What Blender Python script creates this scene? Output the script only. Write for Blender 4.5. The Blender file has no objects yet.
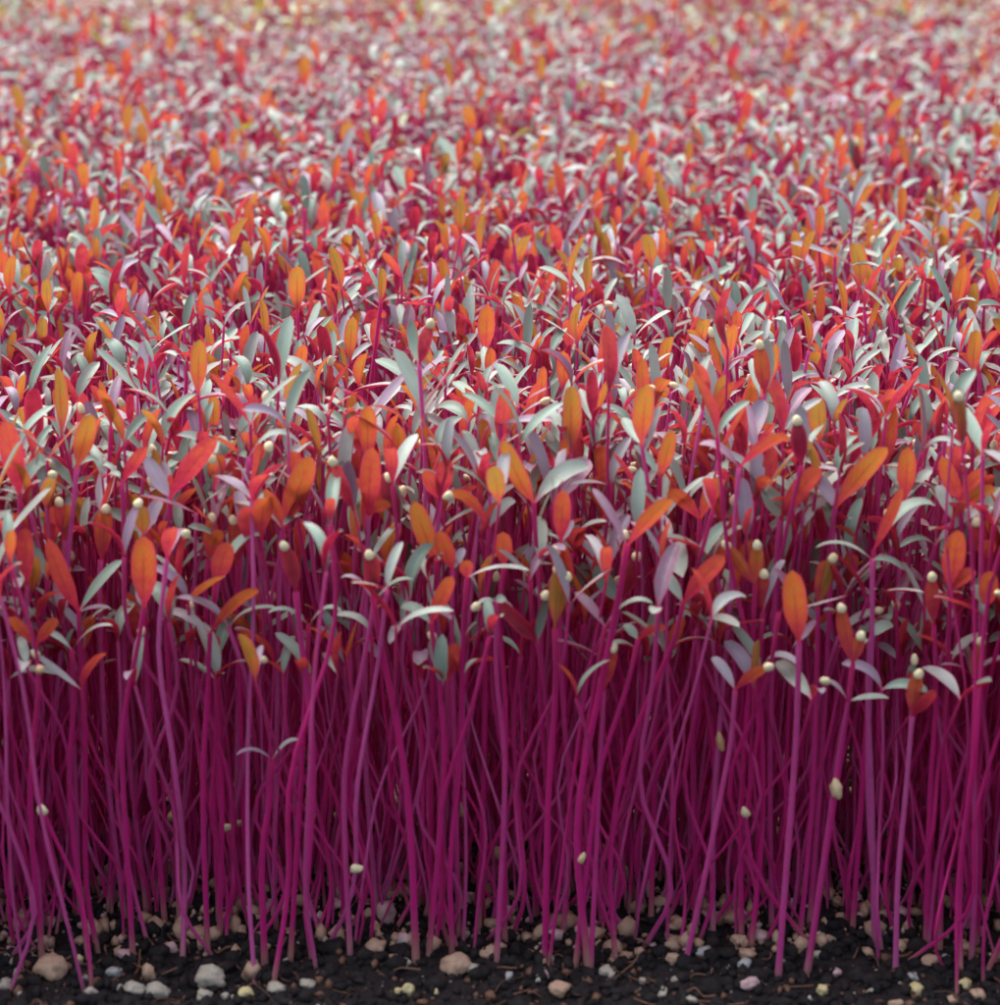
import bpy, math, random
import numpy as np
from mathutils import Vector, noise
from mathutils.bvhtree import BVHTree

random.seed(7)
R = np.random.default_rng(11)
scene = bpy.context.scene
COL = scene.collection

# ------------------------------------------------------------------ camera
CAM_H, FPX = 0.1531, 2515.0                     # metres above the soil, focal length in photo pixels
PITCH = math.atan(802.0 / FPX)
cam_data = bpy.data.cameras.new('camera')
cam = bpy.data.objects.new('camera', cam_data)
COL.objects.link(cam)
cam.location = (0, 0, CAM_H)
cam.rotation_euler = (math.pi / 2 - PITCH, 0, 0)
cam_data.sensor_fit = 'HORIZONTAL'
cam_data.sensor_width = 36.0
cam_data.lens = 36.0 * FPX / 1000.0
cam_data.clip_start, cam_data.clip_end = 0.01, 60.0
cam_data.dof.use_dof = True
cam_data.dof.focus_distance = 0.355
cam_data.dof.aperture_fstop = 35.0
scene.camera = cam

# ------------------------------------------------------------------ sky, sun, exposure
SUN_EL, SUN_ROT = math.radians(61), math.radians(320)
world = bpy.data.worlds.new('World')
scene.world = world
world.use_nodes = True
wn, wl = world.node_tree.nodes, world.node_tree.links
wn.clear()
sky = wn.new('ShaderNodeTexSky')
sky.sky_type = 'NISHITA'
sky.sun_disc = False
sky.sun_elevation, sky.sun_rotation = SUN_EL, SUN_ROT
sky.air_density, sky.dust_density, sky.ozone_density = 1.0, 4.0, 1.0
hsv = wn.new('ShaderNodeHueSaturation')
hsv.inputs['Saturation'].default_value = 0.55
bg = wn.new('ShaderNodeBackground')
bg.inputs['Strength'].default_value = 0.15
wo = wn.new('ShaderNodeOutputWorld')
wl.new(sky.outputs[0], hsv.inputs['Color'])
wl.new(hsv.outputs[0], bg.inputs[0])
wl.new(bg.outputs[0], wo.inputs[0])

sl = bpy.data.lights.new('sun', 'SUN')
sl.energy = 1.5
sl.angle = math.radians(70)
sl.color = (1.0, 0.97, 0.92)
sun = bpy.data.objects.new('sun', sl)
COL.objects.link(sun)
# direction the light comes FROM (Nishita: rotation 0 = +Y, turning towards +X)
sdir = Vector((math.sin(SUN_ROT) * math.cos(SUN_EL), math.cos(SUN_ROT) * math.cos(SUN_EL), math.sin(SUN_EL)))
sun.rotation_euler = sdir.to_track_quat('Z', 'Y').to_euler()
sun.location = sdir * 5

vs = scene.view_settings
vs.view_transform, vs.look, vs.exposure, vs.gamma = 'Standard', 'None', 0.94, 1.0
vs.use_curve_mapping = False
scene.cycles.max_bounces = 12
scene.cycles.diffuse_bounces = 9

# ------------------------------------------------------------------ projection helpers
CP, SP = math.cos(PITCH), math.sin(PITCH)
def ray(px, py):
    u, v = (px - 500.0) / FPX, (502.5 - py) / FPX
    return np.array([u, CP + v * SP, -SP + v * CP])
def at_depth(px, py, Y):                        # the point seen at this pixel, Y metres away along the bed
    d = ray(px, py)
    return np.array([0, 0, CAM_H]) + d * (Y / d[1])
def on_soil(px, py, z=0.0):
    d = ray(px, py)
    return np.array([0, 0, CAM_H]) + d * ((z - CAM_H) / d[2])
def project(p):
    q = np.asarray(p, float) - np.array([0, 0, CAM_H])
    f = q[1] * CP - q[2] * SP
    return 500 + FPX * q[0] / f, 502.5 - FPX * (q[1] * SP + q[2] * CP) / f

# ------------------------------------------------------------------ materials
def new_mat(name):
    m = bpy.data.materials.new(name)
    m.use_nodes = True
    n = m.node_tree.nodes
    return m, n, m.node_tree.links, n['Principled BSDF']
def attr(n, name):
    a = n.new('ShaderNodeAttribute'); a.attribute_name = name
    return a.outputs['Fac']
def math_node(n, l, op, a, b=None, c=None):
    m = n.new('ShaderNodeMath'); m.operation = op
    for i, v in enumerate((a, b, c)):
        if v is None: continue
        if isinstance(v, (int, float)): m.inputs[i].default_value = v
        else: l.new(v, m.inputs[i])
    return m.outputs[0]
def mix(n, l, fac, a, b, mode='MIX'):
    m = n.new('ShaderNodeMix'); m.data_type = 'RGBA'; m.blend_type = mode
    for s, v in ((m.inputs[0], fac), (m.inputs[6], a), (m.inputs[7], b)):
        if isinstance(v, (int, float)): s.default_value = v
        elif isinstance(v, tuple): s.default_value = v + (1,) if len(v) == 3 else v
        else: l.new(v, s)
    return m.outputs[2]
def ramp(n, l, fac, stops):
    r = n.new('ShaderNodeValToRGB')
    els = r.color_ramp.elements
    while len(els) < len(stops): els.new(0.5)
    for e, (p, c) in zip(els, stops):
        e.position = p; e.color = c + (1,)
    l.new(fac, r.inputs[0])
    return r.outputs[0]
def maprange(n, l, v, a, b, c=0.0, d=1.0):
    m = n.new('ShaderNodeMapRange')
    m.interpolation_type = 'SMOOTHSTEP'
    l.new(v, m.inputs[0])
    for i, x in enumerate((a, b, c, d)): m.inputs[i + 1].default_value = x
    return m.outputs[0]
def noise_tex(n, l, scale, detail=3.0, rough=0.55):
    t = n.new('ShaderNodeTexCoord'); x = n.new('ShaderNodeTexNoise')
    x.inputs['Scale'].default_value = scale; x.inputs['Detail'].default_value = detail
    x.inputs['Roughness'].default_value = rough
    l.new(t.outputs['Object'], x.inputs['Vector'])
    return x.outputs['Fac']
def bump(n, l, h, strength, dist, bsdf):
    b = n.new('ShaderNodeBump')
    b.inputs['Strength'].default_value = strength; b.inputs['Distance'].default_value = dist
    l.new(h, b.inputs['Height']); l.new(b.outputs[0], bsdf.inputs['Normal'])

UNDER = [(0.0, (0.22, 0.007, 0.040)), (0.20, (0.38, 0.022, 0.055)), (0.36, (0.58, 0.055, 0.085)), (0.52, (0.68, 0.110, 0.068)),
         (0.66, (0.68, 0.18, 0.045)), (0.84, (0.56, 0.27, 0.045)), (0.94, (0.42, 0.26, 0.050)), (0.98, (0.34, 0.46, 0.05))]
def make_leaf_mat():
    """a thin two-sided blade: red to golden underside, pale grey-green upper side, light shining through"""
    m, n, l, b = new_mat('seedling_leaf')
    tint, al, ac = attr(n, 'tint'), attr(n, 'along'), attr(n, 'across')
    geo = n.new('ShaderNodeNewGeometry')
    ns = noise_tex(n, l, 900.0, 4.0)
    # underside
    t = math_node(n, l, 'MULTIPLY_ADD', math_node(n, l, 'SUBTRACT', ns, 0.5), 0.5, tint)
    t = math_node(n, l, 'ADD', t, maprange(n, l, al, 0.15, 0.75, -0.12, 0.07))
    t = math_node(n, l, 'MINIMUM', t, math_node(n, l, 'MAXIMUM', tint, 0.93))
    col = ramp(n, l, t, UNDER)
    col = mix(n, l, maprange(n, l, al, 0.0, 0.42, 0.55, 0.0), col, (0.62, 0.024, 0.14))
    col = mix(n, l, maprange(n, l, ac, 0.62, 1.0, 0.0, 0.6), col, (0.76, 0.05, 0.13))
    vein = math_node(n, l, 'MULTIPLY', maprange(n, l, ac, 0.0, 0.2, 0.42, 0.0), maprange(n, l, al, 0.55, 0.95, 1.0, 0.0))
    col = mix(n, l, vein, col, (0.36, 0.015, 0.05))
    rib = math_node(n, l, 'SINE', math_node(n, l, 'MULTIPLY_ADD', al, 52.0, math_node(n, l, 'MULTIPLY', ac, -13.0)))
    under = mix(n, l, maprange(n, l, rib, 0.3, 1.0, 0.0, 0.16), col, (0.42, 0.03, 0.05))
    # upper side
    hue = math_node(n, l, 'FRACT', math_node(n, l, 'MULTIPLY', tint, 37.7))
    up = ramp(n, l, hue, UPPER)
    up = mix(n, l, maprange(n, l, tint, 0.955, 0.975), up, (0.50, 0.60, 0.34))
    ns2 = noise_tex(n, l, 700.0, 4.0)
    up = mix(n, l, maprange(n, l, ns2, 0.45, 0.75, 0.0, 0.4), up, (0.22, 0.31, 0.27))
    up = mix(n, l, maprange(n, l, al, 0.0, 0.2, 0.85, 0.0), up, (0.50, 0.05, 0.16))
    up = mix(n, l, maprange(n, l, ac, 0.82, 1.0, 0.0, 0.55), up, (0.55, 0.16, 0.22))
    up = mix(n, l, maprange(n, l, ac, 0.0, 0.10, 0.3, 0.0), up, (0.46, 0.50, 0.46))
    both = mix(n, l, geo.outputs['Backfacing'], up, under)
    l.new(both, b.inputs['Base Color'])
    l.new(maprange(n, l, geo.outputs['Backfacing'], 0, 1, 0.45, 0.5), b.inputs['Roughness'])
    b.inputs['Specular IOR Level'].default_value = 0.42
    bump(n, l, noise_tex(n, l, 2400.0, 2.0), 0.3, 0.00012, b)
    tr = n.new('ShaderNodeBsdfTranslucent')
    l.new(mix(n, l, 1.0, under, (1.0, 0.92, 0.9), 'MULTIPLY'), tr.inputs['Color'])
    ms = n.new('ShaderNodeMixShader'); l.new(maprange(n, l, geo.outputs['Backfacing'], 0, 1, 0.03, 0.43), ms.inputs[0])
    l.new(b.outputs[0], ms.inputs[1]); l.new(tr.outputs[0], ms.inputs[2])
    l.new(ms.outputs[0], n['Material Output'].inputs['Surface'])
    return m
UPPER = [(0.0, (0.19, 0.28, 0.22)), (0.3, (0.28, 0.37, 0.30)), (0.55, (0.38, 0.42, 0.37)), (0.75, (0.35, 0.31, 0.37)), (0.9, (0.30, 0.20, 0.30)), (1.0, (0.26, 0.08, 0.14))]
def make_stem_mat():
    m, n, l, b = new_mat('seedling_stem')
    tint, al = attr(n, 'tint'), attr(n, 'along')
    col = ramp(n, l, al, [(0.0, (0.62, 0.34, 0.26)), (0.035, (0.55, 0.16, 0.22)), (0.10, (0.74, 0.022, 0.32)),
                          (0.55, (0.76, 0.012, 0.29)), (0.80, (0.56, 0.010, 0.20)), (1.0, (0.68, 0.03, 0.22))])  # cool skylight low down and canopy shade higher up are put into the colour
    v = math_node(n, l, 'FRACT', math_node(n, l, 'MULTIPLY', tint, 17.3))
    col = mix(n, l, maprange(n, l, v, 0.0, 1.0, 0.0, 0.7), col, ramp(n, l, v, [(0.0, (0.80, 0.014, 0.20)), (0.5, (0.74, 0.03, 0.33)), (1.0, (0.78, 0.20, 0.58))]))  # lilac end puts a sky sheen into some stems' colour
    root = maprange(n, l, al, 0.0, 0.075, 0.8, 0.0)
    col = mix(n, l, root, col, (0.62, 0.36, 0.28))
    ns = noise_tex(n, l, 600.0, 3.0)
    col = mix(n, l, maprange(n, l, ns, 0.45, 0.8, 0.0, 0.3), col, (0.48, 0.012, 0.14))
    l.new(col, b.inputs['Base Color'])
    b.inputs['Roughness'].default_value = 0.42
    b.inputs['Specular IOR Level'].default_value = 0.5
    b.inputs['Sheen Weight'].default_value = 0.3
    b.inputs['Sheen Tint'].default_value = (0.95, 0.65, 1.0, 1)
    tr = n.new('ShaderNodeBsdfTranslucent'); l.new(col, tr.inputs['Color'])
    ms = n.new('ShaderNodeMixShader'); ms.inputs[0].default_value = 0.44
    l.new(b.outputs[0], ms.inputs[1]); l.new(tr.outputs[0], ms.inputs[2])
    l.new(ms.outputs[0], n['Material Output'].inputs['Surface'])
    return m
def make_coat_mat():
    m, n, l, b = new_mat('seed_coat')
    ns = noise_tex(n, l, 1500.0, 4.0)
    tint = attr(n, 'tint')
    col = mix(n, l, maprange(n, l, tint, 0.55, 1.0), (0.80, 0.72, 0.45), (0.62, 0.40, 0.22))
    col = mix(n, l, maprange(n, l, ns, 0.5, 0.75, 0.0, 0.55), col, (0.50, 0.36, 0.16))
    l.new(col, b.inputs['Base Color'])
    b.inputs['Roughness'].default_value = 0.38
    bump(n, l, ns, 0.4, 0.0002, b)
    return m
def make_soil_mat():
    m, n, l, b = new_mat('potting_soil')
    a = noise_tex(n, l, 260.0, 8.0, 0.7)
    c = noise_tex(n, l, 1400.0, 5.0, 0.7)
    col = ramp(n, l, a, [(0.3, (0.005, 0.0045, 0.006)), (0.5, (0.012, 0.009, 0.011)), (0.66, (0.032, 0.022, 0.020)), (0.85, (0.08, 0.055, 0.042))])
    col = mix(n, l, maprange(n, l, c, 0.62, 0.78, 0.0, 0.5), col, (0.09, 0.06, 0.045))
    l.new(col, b.inputs['Base Color'])
    b.inputs['Roughness'].default_value = 0.75
    b.inputs['Specular IOR Level'].default_value = 0.4
    bump(n, l, c, 0.9, 0.0006, b)
    return m
def make_stone_mat(name, c1, c2, c3):
    m, n, l, b = new_mat(name)
    a = noise_tex(n, l, 420.0, 6.0, 0.65)
    c = noise_tex(n, l, 1800.0, 4.0, 0.6)
    col = ramp(n, l, a, [(0.30, c1), (0.55, c2), (0.78, c3)])
    col = mix(n, l, maprange(n, l, c, 0.58, 0.74, 0.0, 0.6), col, tuple(x * 0.35 for x in c1))
    l.new(col, b.inputs['Base Color'])
    b.inputs['Roughness'].default_value = 0.6
    bump(n, l, c, 0.6, 0.0004, b)
    return m
M_LEAF, M_STEM, M_COAT, M_SOIL = make_leaf_mat(), make_stem_mat(), make_coat_mat(), make_soil_mat()
STONES = {
    'white': make_stone_mat('white_stone', (0.32, 0.28, 0.23), (0.44, 0.40, 0.33), (0.20, 0.15, 0.10)),
    'tan': make_stone_mat('tan_stone', (0.40, 0.25, 0.17), (0.50, 0.33, 0.23), (0.22, 0.12, 0.07)),
    'yellow': make_stone_mat('yellow_stone', (0.60, 0.50, 0.20), (0.64, 0.54, 0.30), (0.40, 0.26, 0.08)),
    'brown': make_stone_mat('brown_stone', (0.10, 0.045, 0.03), (0.17, 0.08, 0.05), (0.05, 0.025, 0.018)),
    'pinkish': make_stone_mat('pinkish_stone', (0.58, 0.36, 0.36), (0.62, 0.42, 0.42), (0.40, 0.20, 0.20)),
    'grey': make_stone_mat('grey_stone', (0.30, 0.32, 0.31), (0.42, 0.43, 0.42), (0.20, 0.18, 0.18)),
}

# ------------------------------------------------------------------ mesh building (numpy)
class Geo:
    """batches of quads with tint / along / across values and a material slot"""
    def __init__(self): self.v, self.f, self.m, self.a, self.n = [], [], [], [], 0
    def add(self, verts, faces, mat, attrs):
        self.v.append(verts.reshape(-1, 3)); self.f.append(faces.reshape(-1, 4) + self.n)
        self.m.append(np.full(faces.size // 4, mat, np.int32)); self.a.append(attrs.reshape(-1, 3))
        self.n += verts.size // 3
    def arrays(self):
        return np.concatenate(self.v), np.concatenate(self.f), np.concatenate(self.m), np.concatenate(self.a)
def build(name, arrs, mats, parent=None, origin=None):
    v, f, mi, at = arrs
    if origin is not None: v = v - np.asarray(origin)
    used = np.unique(mi)
    remap = np.zeros(len(mats), np.int32); remap[used] = np.arange(len(used))
    me = bpy.data.meshes.new(name)
    me.vertices.add(len(v)); me.vertices.foreach_set('co', v.astype(np.float32).ravel())
    me.loops.add(f.size); me.loops.foreach_set('vertex_index', f.astype(np.int32).ravel())
    me.polygons.add(len(f)); me.polygons.foreach_set('loop_start', np.arange(0, f.size, 4, dtype=np.int32))
    for k in used: me.materials.append(mats[k])
    me.update(calc_edges=True)
    me.polygons.foreach_set('material_index', remap[mi])
    me.polygons.foreach_set('use_smooth', np.ones(len(f), bool))
    for i, an in enumerate(('tint', 'along', 'across')):
        a = me.attributes.new(an, 'FLOAT', 'POINT'); a.data.foreach_set('value', at[:, i].astype(np.float32))
    me.update()
    o = bpy.data.objects.new(name, me); COL.objects.link(o)
    if parent is not None: o.parent = parent
    return o
MATS = [M_LEAF, M_LEAF, M_STEM, M_COAT]
def nrm(a): return a / np.maximum(np.linalg.norm(a, axis=-1, keepdims=True), 1e-12)
def grid_faces(nu, nv, wrap=False, flip=False):
    fs = []
    for i in range(nu - 1):
        for j in range(nv if wrap else nv - 1):
            k = (j + 1) % nv
            q = [i * nv + j, i * nv + k, (i + 1) * nv + k, (i + 1) * nv + j]
            fs.append(q[::-1] if flip else q)
    return np.array(fs)
def tile(faces, n, nverts): return (faces[None] + (np.arange(n) * nverts)[:, None, None])

FLIP = False
def leaf_geo(g, P0, P1, P2, hint, wid, tint, nu, nv, cup, wave):
    """leaf blades: Bezier midrib P0 P1 P2, 'hint' about the upper side's normal"""
    N = len(P0)
    u = np.linspace(0, 1, nu)
    B = (1 - u)[None, :, None] ** 2 * P0[:, None] + (2 * u * (1 - u))[None, :, None] * P1[:, None] + (u ** 2)[None, :, None] * P2[:, None]
    T = nrm(2 * (1 - u)[None, :, None] * (P1 - P0)[:, None] + 2 * u[None, :, None] * (P2 - P1)[:, None])
    S = nrm(np.cross(T, np.broadcast_to(hint[:, None], T.shape)))
    U = nrm(np.cross(S, T))
    prof = np.where(u < 0.1, 0.20 + 1.2 * u, 0)
    x = np.clip((u - 0.04) / 0.96, 0, 1)
    ell = np.sqrt(np.clip(1 - np.abs(2 * x ** 1.08 - 1) ** 2.5, 0, 1)) * (0.5 + 0.5 * np.minimum(1, x / .38) ** .8)
    prof = np.maximum(np.where(u < 0.25, 0.20, 0.0), ell) * np.clip((1.0002 - u) / 0.02, 0.02, 1)
    hw = 0.5 * wid[:, None] * prof[None]
    v = np.linspace(-1, 1, nv)
    wv = wave[:, None, None] * np.sin(u[None, :, None] * 7 + v[None, None, :] * 2 + tint[:, None, None] * 40) * hw[:, :, None]
    side = v[None, None, :] * hw[:, :, None]
    lift = cup[:, None, None] * (v[None, None] ** 2) * hw[:, :, None] + wv
    V = B[:, :, None] + S[:, :, None] * side[..., None] + U[:, :, None] * lift[..., None]
    at = np.empty((N, nu, nv, 3)); at[..., 0] = tint[:, None, None]; at[..., 1] = u[None, :, None]; at[..., 2] = np.abs(v)[None, None]
    g.add(V, tile(grid_faces(nu, nv, flip=FLIP), N, nu * nv), 0, at)
def stem_geo(g, pts, rad, tint, sides):
    N, K, _ = pts.shape
    T = np.gradient(pts, axis=1); T = nrm(T)
    X = nrm(np.cross(T, np.array([0.0, 1.0, 0.13])))
    Y = np.cross(T, X)
    a = np.linspace(0, 2 * np.pi, sides, endpoint=False)
    t = np.linspace(0, 1, K)
    rr = rad[:, None] * (1.05 - 0.22 * t + 0.25 * np.exp(-t * 40) + 0.12 * np.exp(-(1 - t) * 14))[None]
    V = pts[:, :, None] + (X[:, :, None] * np.cos(a)[None, None, :, None] + Y[:, :, None] * np.sin(a)[None, None, :, None]) * rr[:, :, None, None]
    at = np.zeros((N, K, sides, 3)); at[..., 0] = tint[:, None, None]; at[..., 1] = t[None, :, None]
    g.add(V, tile(grid_faces(K, sides, wrap=True), N, K * sides), 2, at)
def coat_geo(g, c, axis, ln, rad, tint, nu=8, nv=9):
    N = len(c)
    ax = nrm(axis); X = nrm(np.cross(ax, np.array([0.3, 0.8, 0.52]))); Y = np.cross(ax, X)
    ph = np.linspace(0.02, np.pi - 0.02, nu); a = np.linspace(0, 2 * np.pi, nv, endpoint=False)
    z = -np.cos(ph); r = np.sin(ph) * (1.0 - 0.16 * z)
    lump = 1 + 0.10 * np.sin(3 * a[None, None] + tint[:, None, None] * 30 + 2 * ph[None, :, None])
    rr = (rad[:, None] * r[None])[:, :, None] * lump
    V = c[:, None, None] + ax[:, None, None] * (ln[:, None] * z[None])[:, :, None, None] + X[:, None, None] * (rr * np.cos(a))[..., None] + Y[:, None, None] * (rr * np.sin(a) * 0.85)[..., None]
    at = np.zeros((N, nu, nv, 3)); at[..., 0] = tint[:, None, None]
    g.add(V, tile(grid_faces(nu, nv, wrap=True), N, nu * nv), 3, at)
def catmull(P, K):
    """P [N,m,3] control points -> K points along"""
    m = P.shape[1]
    Q = np.concatenate([2 * P[:, :1] - P[:, 1:2], P, 2 * P[:, -1:] - P[:, -2:-1]], 1)
    s = np.linspace(0, m - 1 - 1e-9, K); i = s.astype(int); t = (s - i)[None, :, None]
    a, b, c, d = Q[:, i], Q[:, i + 1], Q[:, i + 2], Q[:, i + 3]
    return 0.5 * (2 * b + (c - a) * t + (2 * a - 5 * b + 4 * c - d) * t ** 2 + (3 * b - a - 3 * c + d) * t ** 3)

# ------------------------------------------------------------------ setting: soil
def hill(x, y):
    return (noise.noise((x * 60, y * 60, 0.3)) * 0.0011 + noise.noise((x * 210, y * 210, 4.1)) * 0.0007 + noise.noise((x * 600, y * 600, 2.0)) * 0.00035)
gx = np.concatenate([[-12, -5, -2, -1, -.5, -.3], np.linspace(-.2, .2, 321), [.3, .5, 1, 2, 5, 12]])
gy = np.concatenate([[-8, -2, -.5, 0, .12], np.linspace(.2, .40, 161), [.5, .7, 1, 1.6, 3, 8, 25]])
SV = np.array([[x, y, hill(x, y) if (abs(x) <= .2 and .2 <= y <= .4) else 0.0] for y in gy for x in gx])
soil = build('soil', (SV, grid_faces(len(gy), len(gx)), np.zeros((len(gy) - 1) * (len(gx) - 1), np.int32), np.zeros((len(SV), 3))), [M_SOIL])
soil['kind'] = 'structure'

# ------------------------------------------------------------------ seedlings, the ones that can be told apart
# node pixel first, then down the stem; leaves: tip x, tip y, side seen (d underside, u upper, e edge-on arc), width px, tint, arch px, cap
SEEDS = []                                       # dicts: stem pts, leaves, caps, label
PXM = 1 / 8000.0
def hero(label, Y, stem, leaves, base=None, rpx=2.8):
    pts = []
    n = len(stem)
    for k, (x, y) in enumerate(stem):
        pts.append(at_depth(x, y, Y))
    last = pts[-1]
    if last[2] > 0.006 or base is not None:
        bx = last[0] if base is None else at_depth(base, 940, Y)[0]
        if last[2] > 0.025:
            pts.append(np.array([last[0] * .55 + bx * .45 + random.uniform(-.001, .001), Y + random.uniform(-.001, .001), last[2] * .5]))
        pts.append(np.array([bx + random.uniform(-.0012, .0012), Y + random.uniform(-.001, .001), -0.001]))
    else:
        pts[-1] = np.array([last[0], last[1], -0.001])
    pts = np.array(pts)[::-1]
    node = pts[-1]
    sc = (np.linalg.norm(node - np.array([0, 0, CAM_H]))) / FPX
    L, caps = [], []
    for lf in leaves:
        tx, ty, side, w, tint, arch = lf[:6]
        cap = len(lf) > 6
        if side != 'u' and tint < .9: tint = .25 + .62 * tint
        tip0 = at_depth(tx, ty, Y)
        ln = np.linalg.norm(tip0 - node)
        dy = {'d': -0.42, 'u': 0.5, 'e': random.choice((-.15, .15)), 'b': 0.04}[side] * ln
        tip = at_depth(tx, ty, Y + dy)
        mid0 = np.array([(project(node)[0] + tx) / 2, (project(node)[1] + ty) / 2])
        # the bulge of the midrib: upward for arcs, else a light outward bow
        mid = at_depth(mid0[0], mid0[1] - 2 * arch, Y + dy * 0.5)
        if side == 'd': hint = np.array([0.0, 1.0, 0.35])
        elif side == 'u': hint = np.array([0.0, -0.55, 0.85])
        elif side == 'b': hint = np.array([0.0, 1.0, 0.1])
        else: hint = np.array([0.0, -0.10 + random.uniform(-.12, .12), 1.0])
        hint = hint + np.array([random.uniform(-.18, .18), 0, 0])
        mid = mid + (hint / np.linalg.norm(hint)) * (-0.10 * ln if side in 'd' else 0.04 * ln)
        L.append((node.copy(), mid, tip, hint, w * sc * .88, tint, 0.25 if side != 'b' else 0.5, 0.04))
        if cap: caps.append((tip, tip - mid, random.uniform(.0, .45)))
    SEEDS.append(dict(label=label, pts=pts, rad=rpx * sc, tint=random.random(), leaves=L, caps=caps, hero=True))

hero('tall seedling at the photo edge with one broad red leaf and a cream capped leaf', .300, [(20, 497), (19, 545), (17, 600), (25, 760)], [(5, 420, 'd', 25, .30, 2), (48, 463, 'u', 16, .4, 12, 1)], 12)
hero('tall seedling with one upright golden leaf on a bright pink stem', .300, [(77, 468), (73, 510), (69, 548), (62, 640)], [(91, 414, 'd', 23, .80, 1), (99, 462, 'u', 8, .3, 6)], 50)
hero('seedling with a large red leaf slanting up beside a pale leaf', .299, [(170, 498), (170, 530), (166, 600)], [(215, 438, 'd', 25, .24, 5), (146, 457, 'u', 18, .42, -2)], 180)
hero('seedling with narrow red leaf and curved pale leaf before the packed rows', .302, [(122, 482), (124, 530)], [(146, 447, 'd', 15, .30, 2), (97, 466, 'u', 7, .3, 8)])
hero('seedling with two crimson arching leaves, one hooked over like a claw', .301, [(249, 457), (247, 480), (242, 500)], [(302, 447, 'e', 14, .08, 18), (226, 415, 'e', 12, .05, 3)], 232)
hero('seedling with a thick orange leaf pointing up and slightly right', .298, [(284, 527), (280, 560)], [(310, 456, 'd', 29, .60, 1), (268, 500, 'u', 16, .6, 2)], 270)
hero('seedling with a red leaf leaning to one side and a pale spread leaf', .292, [(79, 612), (80, 650), (85, 740), (86, 880)], [(48, 538, 'd', 22, .30, -4), (122, 560, 'u', 13, .4, 4)])
hero('seedling with one vertical oval orange leaf above a curving pink stem', .289, [(144, 608), (137, 650), (126, 705), (122, 760), (128, 870)], [(144, 536, 'd', 29, .52, 0), (138, 588, 'u', 10, .5, 0)])
hero('short seedling with an arched orange leaf and a straight pale leaf', .290, [(210, 634), (208, 690), (203, 790)], [(259, 590, 'd', 15, .62, 10), (167, 610, 'u', 13, .31, 4)], 215)
hero('short seedling with thin red arc leaf and drooping pale leaf', .290, [(72, 650), (74, 700), (70, 800)], [(113, 626, 'e', 9, .35, 8), (38, 632, 'u', 8, .33, 6)], 80)
hero('short seedling with a tuft of orange leaves close to the photo edge', .288, [(36, 646), (38, 700), (30, 800)], [(9, 617, 'd', 15, .48, 2), (57, 618, 'd', 14, .45, 2)], 42)
hero('tall seedling with closed purple leaves under a cream seed cap', .288, [(296, 592), (301, 640), (311, 720), (313, 800), (306, 900)], [(284, 546, 'b', 17, .15, 1, 1), (289, 548, 'b', 15, .1, -1)], rpx=3.5)
hero('seedling with two thin pink leaves arched like a wishbone', .289, [(309, 626), (306, 680), (300, 800)], [(268, 613, 'e', 8, .2, 9), (342, 612, 'e', 9, .25, 10)], 296)
hero('seedling with closed brown leaves under a round cream seed cap', .300, [(101, 560), (100, 600)], [(106, 509, 'b', 18, .5, 1, 1), (99, 512, 'b', 14, .45, -1)])
hero('seedling of dark closed leaf pair tipped with a pale seed cap', .300, [(65, 540), (66, 600)], [(59, 502, 'b', 17, .15, 1, 1), (70, 504, 'b', 13, .6, -1)])
hero('seedling with orange leaf and round seed cap held low', .299, [(208, 560), (206, 610)], [(212, 518, 'b', 17, .6, 1, 1), (221, 530, 'd', 16, .55, 3)])
hero('seedling with short red leaf pinned under a round cream cap', .299, [(238, 565), (238, 620)], [(233, 520, 'b', 17, .30, 1, 1), (262, 527, 'e', 13, .16, 10)])
hero('seedling with big drooping crimson leaf over an orange one', .293, [(215, 585), (213, 640)], [(264, 536, 'e', 18, .12, 16), (228, 542, 'd', 23, .35, 0)])
hero('seedling with olive gold leaf and pale leaf spread in a tight vee', .298, [(144, 535), (143, 580)], [(140, 505, 'd', 18, .90, 0), (161, 498, 'u', 16, .34, 2)])
hero('tall seedling with one broad orange red leaf standing upright', .299, [(368, 515), (368, 545), (366, 600)], [(372, 447, 'd', 24, .40, 0), (391, 505, 'd', 15, .5, 4)])
hero('seedling with a lavender closed leaf pair beneath a cream cap, two arched leaves below', .287, [(373, 596), (382, 650), (398, 730), (410, 820), (416, 930)], [(369, 555, 'b', 15, .02, 1, 1), (375, 556, 'b', 13, .12, 0)], rpx=3.6)
hero('seedling with widely arched thin leaves, one pale and one orange', .288, [(374, 603), (366, 650), (352, 720), (344, 800)], [(340, 578, 'e', 9, .7, 10), (414, 580, 'e', 10, .5, 8)], 356)
hero('tall seedling with a golden orange leaf tilted to one side', .296, [(437, 562), (434, 620)], [(414, 501, 'd', 24, .74, -3), (445, 540, 'u', 13, .44, 0)])
hero('seedling with a small upright orange leaf beside the golden tilted one', .294, [(453, 570), (452, 640)], [(439, 531, 'd', 21, .50, -1), (464, 548, 'u', 11, .34, 1)])
hero('tall seedling with a long golden leaf beside a broad pale green leaf', .296, [(534, 503), (537, 560), (542, 620), (540, 700)], [(503, 440, 'd', 22, .78, -4), (589, 466, 'u', 22, .41, 10)], 548)
hero('tall seedling with a very broad pale green leaf and red leaf', .301, [(553, 505), (556, 580)], [(590, 460, 'u', 28, .37, 4), (528, 430, 'e', 18, .10, 8)])
hero('seedling with a plump red orange leaf standing straight up', .294, [(561, 542), (560, 600), (563, 700)], [(563, 490, 'd', 20, .38, 0), (573, 520, 'u', 9, .42, 0)], 570)
hero('seedling with a short blunt orange leaf on a pink stem', .292, [(504, 566), (500, 620), (506, 720)], [(503, 532, 'd', 20, .45, 0)], 510)
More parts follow.
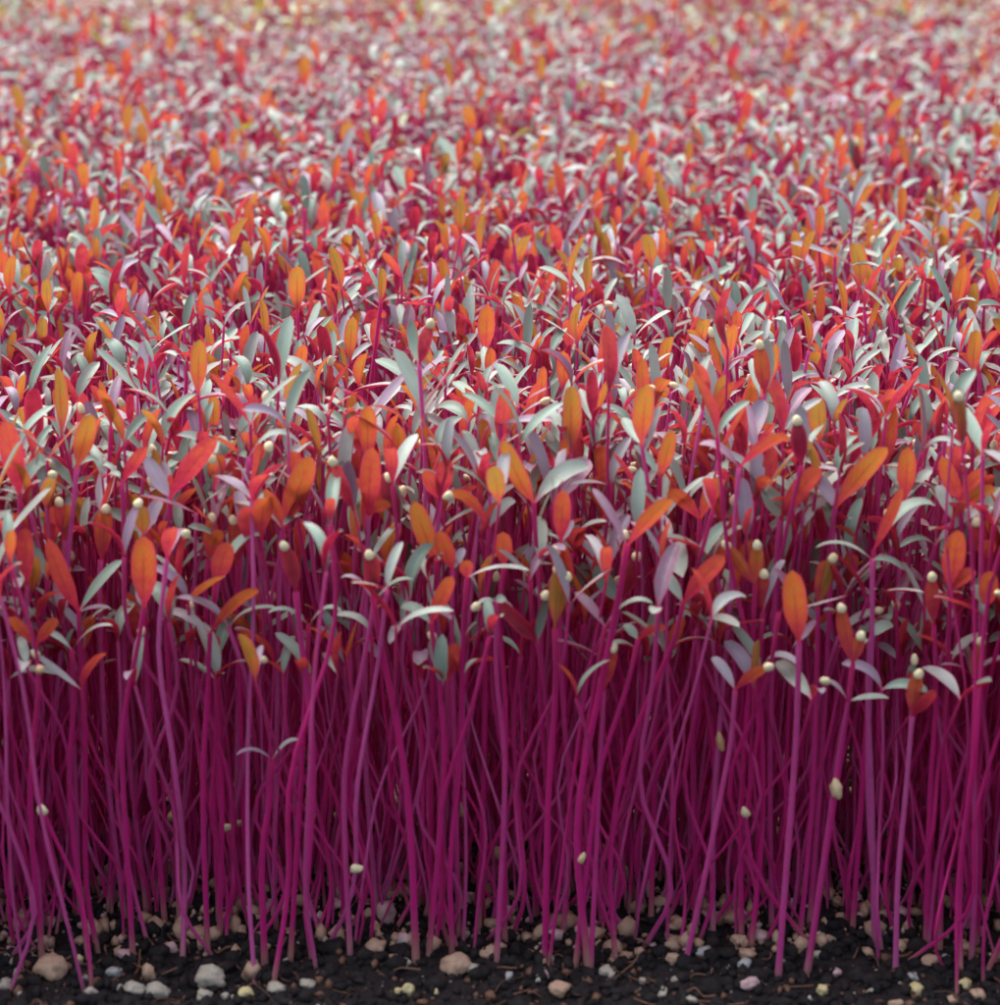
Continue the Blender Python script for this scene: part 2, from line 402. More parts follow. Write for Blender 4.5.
hero('short seedling with an orange leaf leaning over a wide pale leaf', .288, [(431, 624), (440, 690), (444, 780)], [(452, 576, 'd', 18, .50, 3), (401, 606, 'u', 15, .40, 5)], 436)
hero('seedling with a long dark red leaf bowed flat like a bridge', .289, [(467, 578), (463, 640), (460, 760)], [(530, 571, 'e', 12, .22, 6), (466, 560, 'd', 16, .38, 0)], 452)
hero('tall seedling with long leaning stem, golden leaf and pale leaf', .286, [(627, 546), (618, 600), (600, 690), (584, 770), (577, 850), (590, 960)], [(672, 499, 'd', 20, .66, 6), (592, 488, 'u', 11, .37, 4)], rpx=3.6)
hero('seedling of olive closed leaves topped by two lumpy cream caps', .287, [(555, 628), (556, 690), (549, 790), (546, 900)], [(558, 569, 'b', 17, .93, 1, 1), (567, 577, 'b', 13, .9, 2, 1)], rpx=3.4)
hero('seedling with small orange curved leaf and downward pale leaf', .287, [(605, 627), (594, 690), (582, 780), (580, 900)], [(653, 604, 'e', 13, .55, 12), (575, 592, 'u', 12, .37, 3)])
hero('short seedling with red leaf and grey leaf, stem leaning strongly', .286, [(638, 640), (626, 690), (600, 770), (588, 860)], [(666, 628, 'd', 12, .3, 5), (624, 624, 'u', 12, .4, 1)], 575)
hero('drooping seedling with a red leaf hanging from a tan seed cap', .286, [(604, 690), (600, 760), (596, 860)], [(613, 648, 'b', 16, .33, 1, 1)], 598)
hero('short seedling with a capped yellow tipped leaf and pale round leaf', .288, [(496, 602), (497, 680), (505, 780)], [(476, 607, 'e', 11, .35, 4, 1), (505, 597, 'u', 12, .38, 0)], 500)
hero('tall seedling with a reddish brown slanted leaf and thin pale leaf', .294, [(739, 468), (735, 520), (730, 600), (722, 700)], [(789, 436, 'd', 17, .42, 8), (699, 444, 'u', 12, .37, 8)], 715)
hero('tall seedling with a large gold and red leaf sweeping upward', .297, [(835, 508), (832, 550)], [(887, 447, 'd', 25, .72, 5), (817, 474, 'u', 17, .34, 0)])
hero('tall seedling with pinkish red leaf and pale leaf in a vee', .296, [(780, 520), (776, 570)], [(819, 467, 'd', 23, .36, 4), (764, 483, 'u', 18, .35, -1)])
hero('seedling with a big red leaf and a drooping pale leaf on leaning stem', .288, [(683, 603), (674, 640), (648, 700), (625, 760), (610, 860)], [(724, 556, 'd', 22, .34, 4), (659, 570, 'u', 15, .38, 3)])
hero('tall front seedling with a single vivid orange upright leaf', .284, [(799, 642), (797, 720), (792, 800), (784, 900), (778, 975)], [(792, 570, 'd', 27, .57, -1), (815, 620, 'u', 9, .37, 0)], rpx=3.4)
hero('front seedling with a cream capped orange leaf and a lavender leaf', .285, [(735, 690), (731, 740), (720, 800), (704, 880)], [(712, 657, 'u', 14, .02, 3), (769, 667, 'd', 15, .48, 4, 1)], 690)
hero('seedling with two red pods under cream caps on one stem', .285, [(853, 664), (846, 720), (836, 790), (822, 880)], [(841, 608, 'b', 17, .35, -1, 1), (861, 636, 'b', 15, .40, 1, 1)], 818)
hero('seedling with olive edged closed leaves beneath a round cream cap', .293, [(818, 608), (817, 660)], [(833, 558, 'b', 18, .93, 0, 1), (824, 560, 'b', 14, .4, 0)])
hero('tall seedling with a broad hooked crimson leaf sweeping across', .294, [(874, 550), (872, 620)], [(936, 506, 'e', 20, .12, 18), (902, 488, 'd', 14, .4, 0)])
hero('seedling with a flat orange arc leaf curving over to one side', .290, [(872, 560), (872, 640), (868, 760)], [(815, 548, 'e', 12, .55, 9), (905, 570, 'u', 10, .4, 5)], 880)
hero('seedling with one round tipped orange leaf near the photo edge', .288, [(986, 610), (980, 680), (974, 760)], [(990, 571, 'd', 21, .48, 0), (972, 585, 'u', 12, .4, 3)], 970)
hero('front seedling with a red pod opening under a pale cap', .285, [(912, 716), (906, 790), (898, 880)], [(919, 674, 'b', 18, .48, 1, 1), (935, 690, 'd', 16, .05, 0)], 890)
hero('front seedling with a flat red leaf and a tan capped leaf', .285, [(848, 702), (838, 760), (828, 830)], [(889, 698, 'e', 13, .3, 2), (825, 681, 'e', 14, .7, 4, 1)], 815)
hero('tall seedling with a golden leaf bowed over at its tip', .298, [(952, 520), (952, 580)], [(996, 490, 'd', 18, .76, 10), (937, 485, 'u', 15, .36, 2)])
hero('seedling with slim red pod and round cap above dark stems', .290, [(934, 625), (936, 700), (930, 800)], [(932, 577, 'b', 16, .22, 0, 1)], 935)
hero('seedling with a purple closed leaf pair under a pale cap', .296, [(983, 560), (985, 640)], [(977, 522, 'b', 16, .02, 1, 1), (990, 540, 'd', 20, .36, 0)])
hero('seedling with broad orange leaf standing by a crimson hooked leaf', .291, [(950, 592), (948, 660), (944, 780)], [(957, 530, 'd', 26, .46, 1), (975, 570, 'd', 18, .4, 3)], 940)
hero('seedling with grey green cap leaf and tan hood', .292, [(755, 585), (752, 650)], [(757, 545, 'b', 17, .66, 1, 1), (726, 545, 'b', 15, .6, 0, 1)])
hero('seedling of dull purple leaves with cap lying sideways', .292, [(763, 612), (760, 680)], [(764, 574, 'b', 15, .15, 0, 1), (785, 560, 'e', 12, .4, 8)])
hero('short seedling with grey tongue leaf low among dark stems', .290, [(869, 640), (868, 700), (872, 800)], [(893, 625, 'u', 14, .30, 5), (858, 655, 'e', 10, .3, 4)], 868)
hero('very short seedling with thin grey wishbone leaves low among the stems', .288, [(272, 760), (270, 800), (262, 860)], [(236, 755, 'e', 8, .32, 7), (303, 742, 'e', 9, .35, 8)], 258, 3.2)
hero('tall seedling with two upright red leaves pressed together', .299, [(440, 500), (437, 560)], [(447, 458, 'd', 20, .16, 0), (425, 470, 'd', 18, .34, 0)])
hero('seedling with capped orange leaf curving down among red leaves', .297, [(489, 528), (487, 580)], [(448, 496, 'd', 16, .58, 14, 1), (515, 500, 'u', 14, .36, 6)])
hero('seedling with orange leaf bent beside a red blunt leaf', .299, [(660, 478), (659, 540)], [(672, 430, 'd', 18, .70, 0), (634, 445, 'u', 11, .35, 3)])
hero('tall seedling with two broad red orange leaves in a wide vee', .299, [(700, 520), (698, 580)], [(722, 478, 'd', 20, .72, 6), (667, 492, 'd', 18, .5, 6)])
hero('seedling with upright deep orange leaf framed by pale leaves', .300, [(905, 500), (903, 560)], [(908, 447, 'd', 21, .58, 0), (932, 470, 'u', 13, .33, 4)])
hero('seedling with two rounded orange leaves close to the golden bowed one', .298, [(960, 500), (961, 560)], [(942, 456, 'd', 19, .5, -3), (985, 470, 'd', 18, .44, 4)])
N_HERO = len(SEEDS)

# ------------------------------------------------------------------ seedlings, the rest of the bed
def lattice(y0, y1, dens, margin, x_at):
    s = 1 / math.sqrt(dens * 1e4)
    out = []
    y = y0
    while y < y1:
        w = x_at(y)
        n = int(2 * w / s) + 1
        xs = -w + s * (np.arange(n) + R.random(n))
        out.append(np.stack([xs, y + s * (R.random(n) - .5) * 1.6], 1))
        y += s
    return np.concatenate(out)
half = lambda y: (y / CP) * 500 / FPX * 1.12 + 0.035
def params(P, lo=None):
    """random seedlings at soil points P -> dict of arrays"""
    N = len(P)
    hn = np.array([noise.noise((x * 22, y * 22, 1.0)) for x, y in P])
    h = 0.0585 + 0.0045 * hn + R.normal(0, 0.0042, N)
    short = R.random(N) < np.where(P[:, 1] < .32, .05, .14)
    h = np.where(short, h * R.uniform(.55, .9, N), h)
    d = dict(N=N, base=np.column_stack([P, np.full(N, -0.001)]))
    veryfront = P[:, 1] < .2865
    h = np.where(veryfront, np.maximum(h, .053), h)
    erect = R.random(N) < (.26 - .19 * np.clip((P[:, 1] - .40) / .2, 0, 1))   # some hold their leaves up and overtop the rest
    h = h + np.where(erect, .0022, -.0010)
    edge = np.where(veryfront, 0, 1) * np.clip((0.340 - P[:, 1]) / 0.035, 0, 1)          # the front edge is ragged and lower
    h = h * (1 - edge * .46 * R.random(N) ** 2.6)
    lean = R.normal(0, 0.0058, (N, 2)); lean[:, 1] -= 0.001
    h = np.where(P[:, 1] < .302, np.maximum(h, .0375), h)
    d['node'] = np.column_stack([P + lean, h])
    d['h'] = h
    d['rad'] = R.uniform(.00016, .00032, N) * np.where(P[:, 1] < .292, 1.08, 1)
    d['tint'] = R.random(N)
    az = R.uniform(0, 2 * np.pi, N)
    d['az'] = np.where(erect, -np.pi / 2 + R.normal(0, .85, N), az)
    d['erect'] = erect
    return d
def stems_of(d, K):
    b, n, N = d['base'], d['node'], d['N']
    C = np.empty((N, 5, 3))
    for i, t in enumerate((0, .22, .5, .78, 1.0)):
        C[:, i] = b * (1 - t) + n * t
    C[:, 1, :2] += R.normal(0, .0023, (N, 2)); C[:, 2, :2] += R.normal(0, .0019, (N, 2)); C[:, 3, :2] += R.normal(0, .0008, (N, 2))
    return catmull(C, K)
def leaves_of(d, k, red):
    """leaf k (0 or 1) of every seedling"""
    N = d['N']
    az = d['az'] + k * np.pi + R.normal(0, .22, N)
    yb, er = d['base'][:, 1], d['erect'] & (k == 0)
    far = np.clip((yb - .42) / .24, 0, 1)
    L = np.where(er, R.normal(.0065, .0010, N), R.normal(.0063, .0010, N)) + .0012 * np.clip((.322 - yb) / .02, 0, 1) + .0006 * far
    L = L.clip(.0042, .0105) * (0.75 + .25 * np.clip(d['h'] / .055, .4, 1))
    e = np.radians(np.where(er, R.normal(66, 12, N), R.normal(44, 21, N) - 30 * far).clip(-8, 92))
    droop = np.radians(np.where(er, R.normal(9, 8, N), R.normal(23, 13, N) + 16 * far))
    D = np.column_stack([np.cos(az), np.sin(az), np.zeros(N)])
    Z = np.array([0, 0, 1.0])
    e1, e2 = e + droop, e - droop
    P0 = d['node']
    P1 = P0 + .5 * L[:, None] * (np.cos(e1)[:, None] * D + np.sin(e1)[:, None] * Z)
    P2 = P1 + .55 * L[:, None] * (np.cos(e2)[:, None] * D + np.sin(e2)[:, None] * Z)
    S = np.column_stack([-D[:, 1], D[:, 0], np.zeros(N)])
    hint = -np.sin(e)[:, None] * D + np.cos(e)[:, None] * Z + S * R.normal(0, .28, N)[:, None]
    wid = L * np.where(er, R.normal(.27, .03, N), R.normal(.215, .035, N)).clip(.15, .38)
    # colour runs in loose patches and turns pinker towards the front edge
    pn = np.array([noise.noise((x * 30, y * 30, 7.0)) for x, y in d['base'][:, :2]])
    pink = np.clip((.36 - d['base'][:, 1]) / .07, 0, 1)
    t = np.where(er, .70, .27) + .16 * pn + R.normal(0, .19, N) - .12 * pink * np.where(er, 1, -.6) - .16 * np.clip((yb - .42) / .2, 0, 1) + red  # low spread leaves darker: partly own maroon, partly canopy shade put into tint
    t = np.clip(t, 0, .90)
    sage = R.random(N) < .7 * np.clip((yb - .40) / .2, 0, 1)     # further back the upper sides are greener
    t = np.where(sage, (np.floor(t * 37.7) + R.uniform(.1, .75, N)) / 37.7, t)
    return P0, P1, P2, hint, wid, t
def to_seeds(P):
    d = params(P)
    pts = stems_of(d, 5)
    A = [leaves_of(d, 0, 0), leaves_of(d, 1, 0)]
    cupn, wav = R.normal(.42, .14, (d['N'], 2)), R.uniform(.02, .08, (d['N'], 2))
    for i in range(d['N']):
        L, caps = [], []
        yy = P[i, 1]
        front = yy < .335
        r = random.random()
        pcap = .13 if front else .02
        closed = r < pcap * .55
        for k in (0, 1):
            P0, P1, P2, hint, wid, t = (a[i] for a in A[k])
            if closed:                                     # a leaf pair still held shut by the seed coat
                ax = np.array([random.gauss(0, .25), random.gauss(0, .25), 1.0]); ax /= np.linalg.norm(ax)
                ln = random.uniform(.0055, .0075)
                az = d['az'][i] + k * math.pi
                off = np.array([math.cos(az), math.sin(az), 0])
                P1 = P0 + ax * ln * .5 + off * .0009; P2 = P0 + ax * ln + off * .0001
                hint = -off; wid = .0022
                if k == 0: caps.append((P2 + ax * .0002, ax, random.random() * .6))
            elif r < pcap and k == 0:
                caps.append((P2, P2 - P1, random.random() * .6))
            L.append((P0, P1, P2, hint, wid, t, cupn[i, k], wav[i, k]))
        SEEDS.append(dict(label=None, pts=pts[i], rad=d['rad'][i], tint=d['tint'][i], leaves=L, caps=caps, hero=False))

NEAR_END = 0.50
def front_line(x): return .2755 + .004 * noise.noise((x * 45, 3.3, 0)) + .002 * noise.noise((x * 170, 1.3, 0))
P = np.concatenate([lattice(.270, .325, 27.0, .03, half), lattice(.325, NEAR_END, 9.5, .03, half)])
keep = np.array([(y > front_line(x)) and (random.random() < .24 + max(0, y - front_line(x) - .010) / .014) for x, y in P])
to_seeds(P[keep])
blk = []
for s in SEEDS[:N_HERO]:
    y0 = s['pts'][-1][1]
    for l in s['leaves']:
        for f in (.25, .6, .95):
            q = project(l[0] * (1 - f) + l[2] * f); blk.append((q[0], q[1], y0))
blk = np.array(blk)
def in_the_way(s):
    y = s['pts'][0][1]
    if y > .304: return False
    b = blk[blk[:, 2] > y - .003]
    pts = [s['pts'][-1]] + [l[k] for l in s['leaves'] for k in (1, 2)]
    return any((np.hypot(b[:, 0] - q[0], b[:, 1] - q[1]) < 15).any() for q in map(project, pts))
SEEDS = SEEDS[:N_HERO] + [s for s in SEEDS[N_HERO:] if not in_the_way(s)]

def seed_geo(s, g, nu=11, nv=5, K=14, sides=7, only=None):
    """adds one seedling; 'only' picks ('stem'), ('leaf', i) or ('coat', i)"""
    if only is None or only[0] == 'stem':
        stem_geo(g, catmull(s['pts'][None], K), np.array([s['rad']]), np.array([s['tint']]), sides)
    for i, (a, b, c, h, w, t, cu, wv) in enumerate(s['leaves']):
        if only is None or only == ('leaf', i):
            leaf_geo(g, a[None], b[None], c[None], h[None], np.array([w]), np.array([t]), nu, nv, np.array([cu]), np.array([wv]))
    for i, (c, ax, t) in enumerate(s['caps']):
        if only is None or only == ('coat', i):
            coat_geo(g, c[None], np.asarray(ax)[None], np.array([.00070]), np.array([.00062]), np.array([t]))

# which seedlings show largest from the photo's viewpoint: rays against a light version of the near bed
gv, gf, own = [], [], []
off = 0
for si, s in enumerate(SEEDS):
    g = Geo(); seed_geo(s, g, nu=6, nv=3, K=9, sides=4)
    v, f, _, _ = g.arrays()
    gv.append(v); gf.append(f + off); own.append(np.full(len(f), si)); off += len(v)
own = np.concatenate(own)
bvh = BVHTree.FromPolygons(np.concatenate(gv).tolist(), np.concatenate(gf).tolist())
count = np.zeros(len(SEEDS)); sumx = np.zeros(len(SEEDS)); sumy = np.zeros(len(SEEDS))
org = Vector((0, 0, CAM_H))
for py in np.arange(120, 1004, 3.0):
    for px in np.arange(1, 1000, 3.0):
        hit = bvh.ray_cast(org, Vector(ray(px, py)))
        if hit[0] is not None:
            k = own[hit[2]]; count[k] += 1; sumx[k] += px; sumy[k] += py
rank = np.argsort(-(count + np.array([1e6 * (s['hero'] and c > 2) for s, c in zip(SEEDS, count)])))
N_IND = 300
chosen = [int(i) for i in rank[:N_IND]]
chosen_set = set(chosen)

# ---- their labels
def colour_word(t):
    return ('crimson', 'red', 'orange red', 'orange', 'golden', 'olive gold')[int(np.searchsorted([.24, .40, .52, .68, .88], t))]
def ordinal(n):
    small = ['', 'first', 'second', 'third', 'fourth', 'fifth', 'sixth', 'seventh', 'eighth', 'ninth', 'tenth', 'eleventh', 'twelfth']
    if n < len(small): return small[n]
    return f"{n}{'th' if 10 <= n % 100 <= 20 else {1: 'st', 2: 'nd', 3: 'rd'}.get(n % 10, 'th')}"
buckets = {}
for i in chosen:
    s = SEEDS[i]
    if s['hero']: continue
    node = s['pts'][-1]; tips = [l[2] for l in s['leaves']]
    el = np.mean([math.degrees(math.atan2(t[2] - node[2], np.hypot(*(t - node)[:2]))) for t in tips])
    col = colour_word(min(s['leaves'], key=lambda l: l[2][1])[5])     # the leaf turned to the viewer
    yb = s['pts'][0][1]
    zone = 'at the soil edge' if yb < .2995 else 'behind the soil edge' if yb < .309 else 'in third stem rank' if yb < .325 else 'in the packed canopy'
    size = 'short' if node[2] < .043 else 'tall' if node[2] > .060 else 'medium'
    if len(s['caps']) and np.linalg.norm(tips[0] - tips[1]) < .002: kind = f'{size} seedling with capped closed {col} leaves'
    elif s['caps']: kind = f'{size} seedling with capped {col} leaves'
    else: kind = f"{size} seedling with {'upright' if el > 52 else 'slanting' if el > 34 else 'spread'} {col} leaves"
    s['kind_key'] = (kind, zone)
    buckets.setdefault((kind, zone), []).append(i)
mean_x = lambda i: sumx[i] / max(count[i], 1)
split = {}
for (kind, zone), ids in buckets.items():
    if len(ids) <= 5: split[(kind, zone, '')] = ids
    else:
        for i in ids:
            side = ('left third', 'middle third', 'right third')[min(2, int(mean_x(i) / 333.4))]
            split.setdefault((kind, zone, side), []).append(i)
for (kind, zone, side), ids in split.items():
    ids.sort(key=mean_x)
    for n, i in enumerate(ids):
        tail = f', {side}' if side else ''
        if len(ids) > 1: tail += f', {ordinal(n + 1)} across'
        SEEDS[i]['label'] = f'{kind}, {zone}{tail}'

def make_seedling(s):
    base = s['pts'][0].copy(); base[2] = 0
    e = bpy.data.objects.new('amaranth_seedling', None)
    e.empty_display_size = .004
    e.location = base; COL.objects.link(e)
    e['label'], e['category'], e['group'] = s['label'], 'seedling', 'red amaranth seedlings along the front of the bed'
    g = Geo(); seed_geo(s, g, only=('stem',)); build('stem', g.arrays(), MATS, e, base)
    for i in range(len(s['leaves'])):
        g = Geo(); seed_geo(s, g, nu=14, nv=7, only=('leaf', i)); build('leaf', g.arrays(), MATS, e, base)
    for i in range(len(s['caps'])):
        g = Geo(); seed_geo(s, g, only=('coat', i)); build('seed_cap', g.arrays(), MATS, e, base)
for i in chosen: make_seedling(SEEDS[i])

# ---- everything behind and between them, one mass
g = Geo()
rest = [s for i, s in enumerate(SEEDS) if i not in chosen_set]
if rest:
    ctl = np.stack([catmull(s['pts'][None], 10)[0] for s in rest])
    stem_geo(g, ctl, np.array([s['rad'] for s in rest]), np.array([s['tint'] for s in rest]), 6)
    L = [l for s in rest for l in s['leaves']]
    leaf_geo(g, *[np.array([l[k] for l in L]) for k in range(6)], 10, 5, np.array([l[6] for l in L]), np.array([l[7] for l in L]))
    C = [c for s in rest for c in s['caps']]
    if C: coat_geo(g, np.array([c[0] for c in C]), np.array([c[1] for c in C]), np.full(len(C), .00082), np.full(len(C), .00050), np.array([c[2] for c in C]))
def far_rows(g, y0, y1, dens, nu, nv, K, sides, green=lambda y: .015):
    P = lattice(y0, y1, dens, .03, half)
    d = params(P)
    stem_geo(g, stems_of(d, K), d['rad'], d['tint'], sides)
    gm = R.random(len(P)) < np.array([green(y) for y in P[:, 1]])
    for k in (0, 1):
        P0, P1, P2, h, w, t = leaves_of(d, k, .02)
        t = np.where(gm, R.uniform(.955, 1, len(P)), t)
        leaf_geo(g, P0, P1, P2, h, w, t, nu, nv, R.normal(.42, .14, len(P)), R.uniform(.02, .08, len(P)))
far_rows(g, NEAR_END, .64, 7.0, 8, 3, 7, 5)
far_rows(g, .64, .80, 6.0, 7, 3, 6, 4, lambda y: .02 + .4 * max(0, (y - .68) / .12))
bed = build('seedling_bed', g.arrays(), MATS)
bed['kind'], bed['label'], bed['category'] = 'stuff', 'dense bed of red and pale leaved amaranth seedlings reaching far back', 'seedlings'
g = Geo()
far_rows(g, .80, 1.30, 5.0, 6, 3, 5, 4, lambda y: .40 + .5 * min(1, (y - .8) / .15))
gb = build('green_seedling_bed', g.arrays(), MATS)
gb['kind'], gb['label'], gb['category'] = 'stuff', 'blurred strip of yellowish green seedlings at the far end of the bed', 'seedlings'

# ------------------------------------------------------------------ pebbles, grit and crumbs on the soil
import bmesh
def stone_mesh(name, rx, ry, rz, seed, mat, sub=3, rough=.22, facet=False):
    bm = bmesh.new()
    bmesh.ops.create_icosphere(bm, subdivisions=sub, radius=1.0)
    for v in bm.verts:
        p = v.co.copy()
        k = 1 + rough * noise.noise(p * 1.1 + Vector((seed * 3.7, 0, 0))) + rough * .5 * noise.noise(p * 2.6 + Vector((0, seed * 1.9, 0))) + .06 * noise.noise(p * 6 + Vector((0, 0, seed)))
        v.co = Vector((p.x * rx, p.y * ry, p.z * rz)) * k
    for f in bm.faces: f.smooth = not facet
    me = bpy.data.meshes.new(name); bm.to_mesh(me); bm.free()
    me.materials.append(mat)
    return me
PEB = [  # photo x, y, width, height, colour
    (53, 963, 38, 27, 'tan'), (27, 948, 17, 10, 'tan'), (5, 951, 11, 10, 'white'), (17, 956, 15, 10, 'white'), (17, 967, 9, 9, 'white'), (5, 980, 15, 11, 'white'),
    (80, 936, 12, 11, 'tan'), (80, 956, 8, 11, 'yellow'), (115, 981, 7, 7, 'brown'), (97, 981, 13, 8, 'brown'), (91, 997, 17, 13, 'white'), (126, 949, 20, 12, 'pinkish'), (149, 972, 13, 24, 'tan'),
    (115, 972, 18, 11, 'grey'), (133, 993, 25, 13, 'white'), (157, 990, 27, 16, 'white'), (210, 980, 36, 24, 'white'), (197, 933, 11, 7, 'white'), (213, 963, 9, 8, 'white'),
    (252, 966, 20, 26, 'tan'), (277, 990, 22, 15, 'white'), (246, 995, 19, 12, 'yellow'), (205, 998, 16, 12, 'white'), (308, 983, 18, 11, 'white'), (85, 974, 8, 7, 'white'),
    (166, 941, 10, 9, 'tan'), (171, 943, 14, 14, 'pinkish'), (85, 922, 16, 14, 'pinkish'), (50, 920, 14, 16, 'tan'), (240, 930, 15, 13, 'tan'), (225, 998, 8, 9, 'white'),
    (385, 909, 21, 28, 'pinkish'), (399, 987, 12, 10, 'yellow'), (408, 986, 14, 16, 'yellow'), (405, 962, 15, 13, 'white'), (403, 943, 14, 11, 'grey'), (376, 951, 22, 16, 'tan'), (394, 958, 13, 8, 'tan'),
    (455, 964, 30, 24, 'tan'), (474, 968, 18, 13, 'white'), (490, 953, 22, 14, 'tan'), (508, 929, 12, 9, 'white'), (490, 992, 11, 12, 'brown'), (475, 999, 7, 8, 'white'),
    (540, 935, 14, 22, 'tan'), (560, 985, 22, 18, 'tan'), (543, 973, 14, 14, 'pinkish'), (606, 971, 16, 12, 'white'), (643, 981, 9, 9, 'white'), (662, 998, 11, 7, 'white'),
    (614, 956, 13, 15, 'tan'), (543, 961, 9, 8, 'tan'), (435, 991, 8, 7, 'yellow'), (509, 976, 8, 14, 'grey'), (465, 932, 9, 10, 'white'), (637, 990, 8, 6, 'white'),
    (703, 957, 20, 9, 'grey'), (739, 942, 20, 19, 'tan'), (747, 957, 20, 11, 'tan'), (744, 969, 14, 13, 'grey'), (748, 983, 24, 15, 'pinkish'), (673, 963, 19, 13, 'tan'), (818, 955, 15, 10, 'white'),
    (831, 943, 9, 10, 'white'), (836, 968, 13, 11, 'pinkish'), (822, 986, 13, 13, 'yellow'), (838, 904, 13, 14, 'tan'), (780, 962, 10, 12, 'white'), (692, 929, 12, 22, 'tan'),
    (913, 977, 12, 10, 'grey'), (917, 988, 18, 15, 'yellow'), (930, 961, 20, 14, 'tan'), (900, 948, 14, 14, 'tan'), (965, 980, 17, 11, 'yellow'), (977, 997, 17, 14, 'tan'), (955, 1001, 16, 9, 'tan'),
    (870, 987, 9, 6, 'white'), (897, 1003, 16, 9, 'tan'), (674, 986, 8, 10, 'white'), (663, 995, 9, 9, 'white'), (778, 1002, 14, 8, 'tan'), (946, 957, 9, 8, 'grey'), (691, 1003, 16, 7, 'white'),
    (840, 920, 14, 11, 'tan'), (735, 905, 12, 18, 'tan'), (908, 930, 12, 14, 'tan'),
]
made = []
for k, (x, y, w, h, c) in enumerate(PEB):
    y = min(y, 1003)
    p = on_soil(x, y + h * .30)
    sc = np.linalg.norm(p - np.array([0, 0, CAM_H])) / FPX
    rx = w * sc / 2 * .9
    rz = max(h * sc / 2 * .92, rx * .42)
    me = stone_mesh('pebble', rx, (rx + rz) / 2 * random.uniform(.8, 1.1), rz, k + 1, STONES[c], rough=.42, facet=False)
    o = bpy.data.objects.new('pebble', me); COL.objects.link(o)
    o.location = (p[0], p[1], hill(p[0], p[1]) + rz * .62)
    o.rotation_euler = (random.uniform(-.2, .2), random.uniform(-.25, .25), random.uniform(-.5, .5))
    o['category'], o['group'] = 'pebble', 'pebbles on the dark soil'
    size = 'large' if w >= 26 else 'mid sized' if w >= 17 else 'small' if w >= 11 else 'tiny'
    shape = 'tall' if h > w * 1.1 else 'flat' if h < w * .62 else 'rounded'
    made.append(((size, shape, c), x, o))
groups = {}
for key, x, o in made: groups.setdefault(key, []).append((x, o))
for (size, shape, c), lst in groups.items():
    lst.sort(key=lambda t: t[0])
    for n, (x, o) in enumerate(lst):
        o['label'] = f'{size} {shape} {c} pebble half sunk in the dark soil' + ('' if len(lst) == 1 else f', {ordinal(n + 1)} such from left')

def scatter(name, n, y0, y1, r0, r1, mat, label, cat, zf=.3):
    base = bmesh.new(); bmesh.ops.create_icosphere(base, subdivisions=1, radius=1.0)
    bv = np.array([v.co for v in base.verts]); bf = np.array([[v.index for v in f.verts] for f in base.faces]); base.free()
    y = R.uniform(y0, y1, n); x = R.uniform(-1, 1, n) * (y * .26 + .01)
    r = r0 + (r1 - r0) * R.random(n) ** 3.5
    V = bv[None] * R.uniform(.55, 1.3, (n, len(bv), 1)) * (r[:, None, None] * R.uniform(.6, 1.3, (n, 1, 3)))
    z = np.array([hill(a, b) for a, b in zip(x, y)]) + r * zf
    V = V + np.stack([x, y, z], 1)[:, None]
    F = (bf[None] + (np.arange(n) * len(bv))[:, None, None]).reshape(-1, 3)
    me = bpy.data.meshes.new(name); me.from_pydata(V.reshape(-1, 3).tolist(), [], F.tolist())
    me.materials.append(mat)
    me.polygons.foreach_set('use_smooth', np.ones(len(F), bool))
    o = bpy.data.objects.new(name, me); COL.objects.link(o)
    o['kind'], o['label'], o['category'] = 'stuff', label, cat
scatter('soil_crumbs', 16000, .252, .345, .00015, .0013, M_SOIL, 'dark brown crumbs of potting soil in front of the stems', 'soil')
scatter('pale_grit', 420, .252, .335, .00015, .00075, STONES['white'], 'tiny pale mineral grit scattered over the dark soil', 'grit')
scatter('peat_crumbs', 2600, .252, .345, .0002, .0008, STONES['brown'], 'reddish brown peat crumbs mixed through the soil', 'soil', .4)
def fibres():
    n = 420
    y = R.uniform(.255, .33, n); x = R.uniform(-1, 1, n) * (y * .26 + .01); a = R.uniform(0, 6.28, n); ln = R.uniform(.0015, .006, n)
    z = np.array([hill(p, q) for p, q in zip(x, y)]) + .0006
    C = np.empty((n, 4, 3))
    for k in range(4):
        f = (k / 3 - .5) * ln
        C[:, k] = np.column_stack([x + np.cos(a) * f, y + np.sin(a) * f, z]) + R.normal(0, .0004, (n, 3))
    gg = Geo(); stem_geo(gg, catmull(C, 8), R.uniform(.00006, .00022, n), R.random(n), 5)
    v, f, m_, at = gg.arrays()
    o = build('peat_fibres', (v, f, m_ * 0, at), [STONES['brown']])
    o['kind'], o['label'], o['category'] = 'stuff', 'thin brown peat fibres lying on the dark soil', 'soil'
fibres()
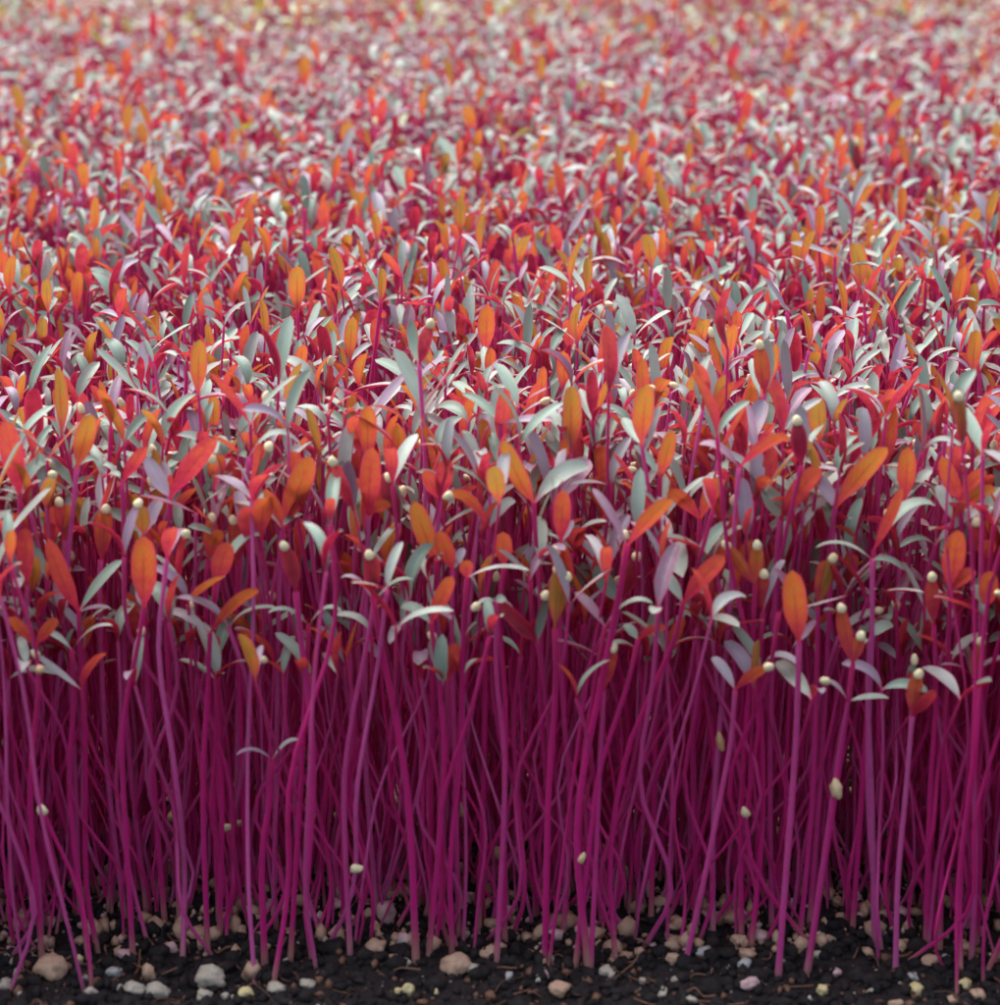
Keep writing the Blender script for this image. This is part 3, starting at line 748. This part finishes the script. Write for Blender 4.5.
scatter('pinkish_grit', 700, .290, .36, .0004, .0015, STONES['pinkish'], 'pinkish grains packed round the feet of the stems', 'grit', .6)
scatter('tan_grit', 3200, .289, .37, .0003, .0016, STONES['tan'], 'tan grains packed round the feet of the stems', 'grit', .6)

# ------------------------------------------------------------------ seed husks caught on the stems
HUSK = [(43, 808, 11, 12, 'round tan seed husk caught on a thin curved stem', .5), (226, 826, 12, 9, 'cream seed husk lying sideways across the front stems', .1),
        (239, 822, 14, 8, 'pinkish seed husk beside the cream one on the stems', .3), (497, 851, 12, 14, 'tan seed husk stuck on a stem above the soil', .9),
        (357, 867, 14, 10, 'pale tan seed husk low down between stems', .6), (645, 831, 9, 13, 'small orange tan husk high on thin stems', .95),
        (582, 857, 7, 12, 'narrow tan husk stuck to a leaning stem', .8), (745, 811, 9, 12, 'tan husk hanging beside crossing stems', .7),
        (720, 740, 9, 20, 'long tan husk hanging above crossing stems', 1.0), (40, 668, 9, 9, 'small tan husk beneath the tuft of orange leaves', 1.0),
        (462, 806, 10, 22, 'narrow pale husk hanging in the shade of stems', .6), (836, 787, 12, 20, 'pale tan bud tip at the top of a bare stem', .8)]  # last one stands for a bud tip, built from the husk shape
for x, y, w, h, lab, t in HUSK:
    hit = bvh.ray_cast(org, Vector(ray(x, y)))
    p = np.array(hit[0]) if hit[0] is not None else at_depth(x, y, .292)
    sc = np.linalg.norm(p - np.array([0, 0, CAM_H])) / FPX
    g = Geo()
    ang = random.uniform(-.4, .4)
    ax = np.array([math.sin(ang), 0, math.cos(ang)]) if h >= w else np.array([1.0, 0, .25])
    c = p + np.array([0, -min(w, h) * sc * .35, 0])
    coat_geo(g, np.zeros((1, 3)), ax[None], np.array([max(w, h) * sc / 2]), np.array([min(w, h) * sc / 2]), np.array([t]), 11, 12)
    o = build('seed_husk', g.arrays(), MATS)
    for v in o.data.vertices: v.co *= 1 + .28 * noise.noise(v.co * 1500 + Vector((x, y, 0)))
    o.location = c
    o['label'], o['category'], o['group'] = lab, 'seed husk', 'seed husks caught on the stems'
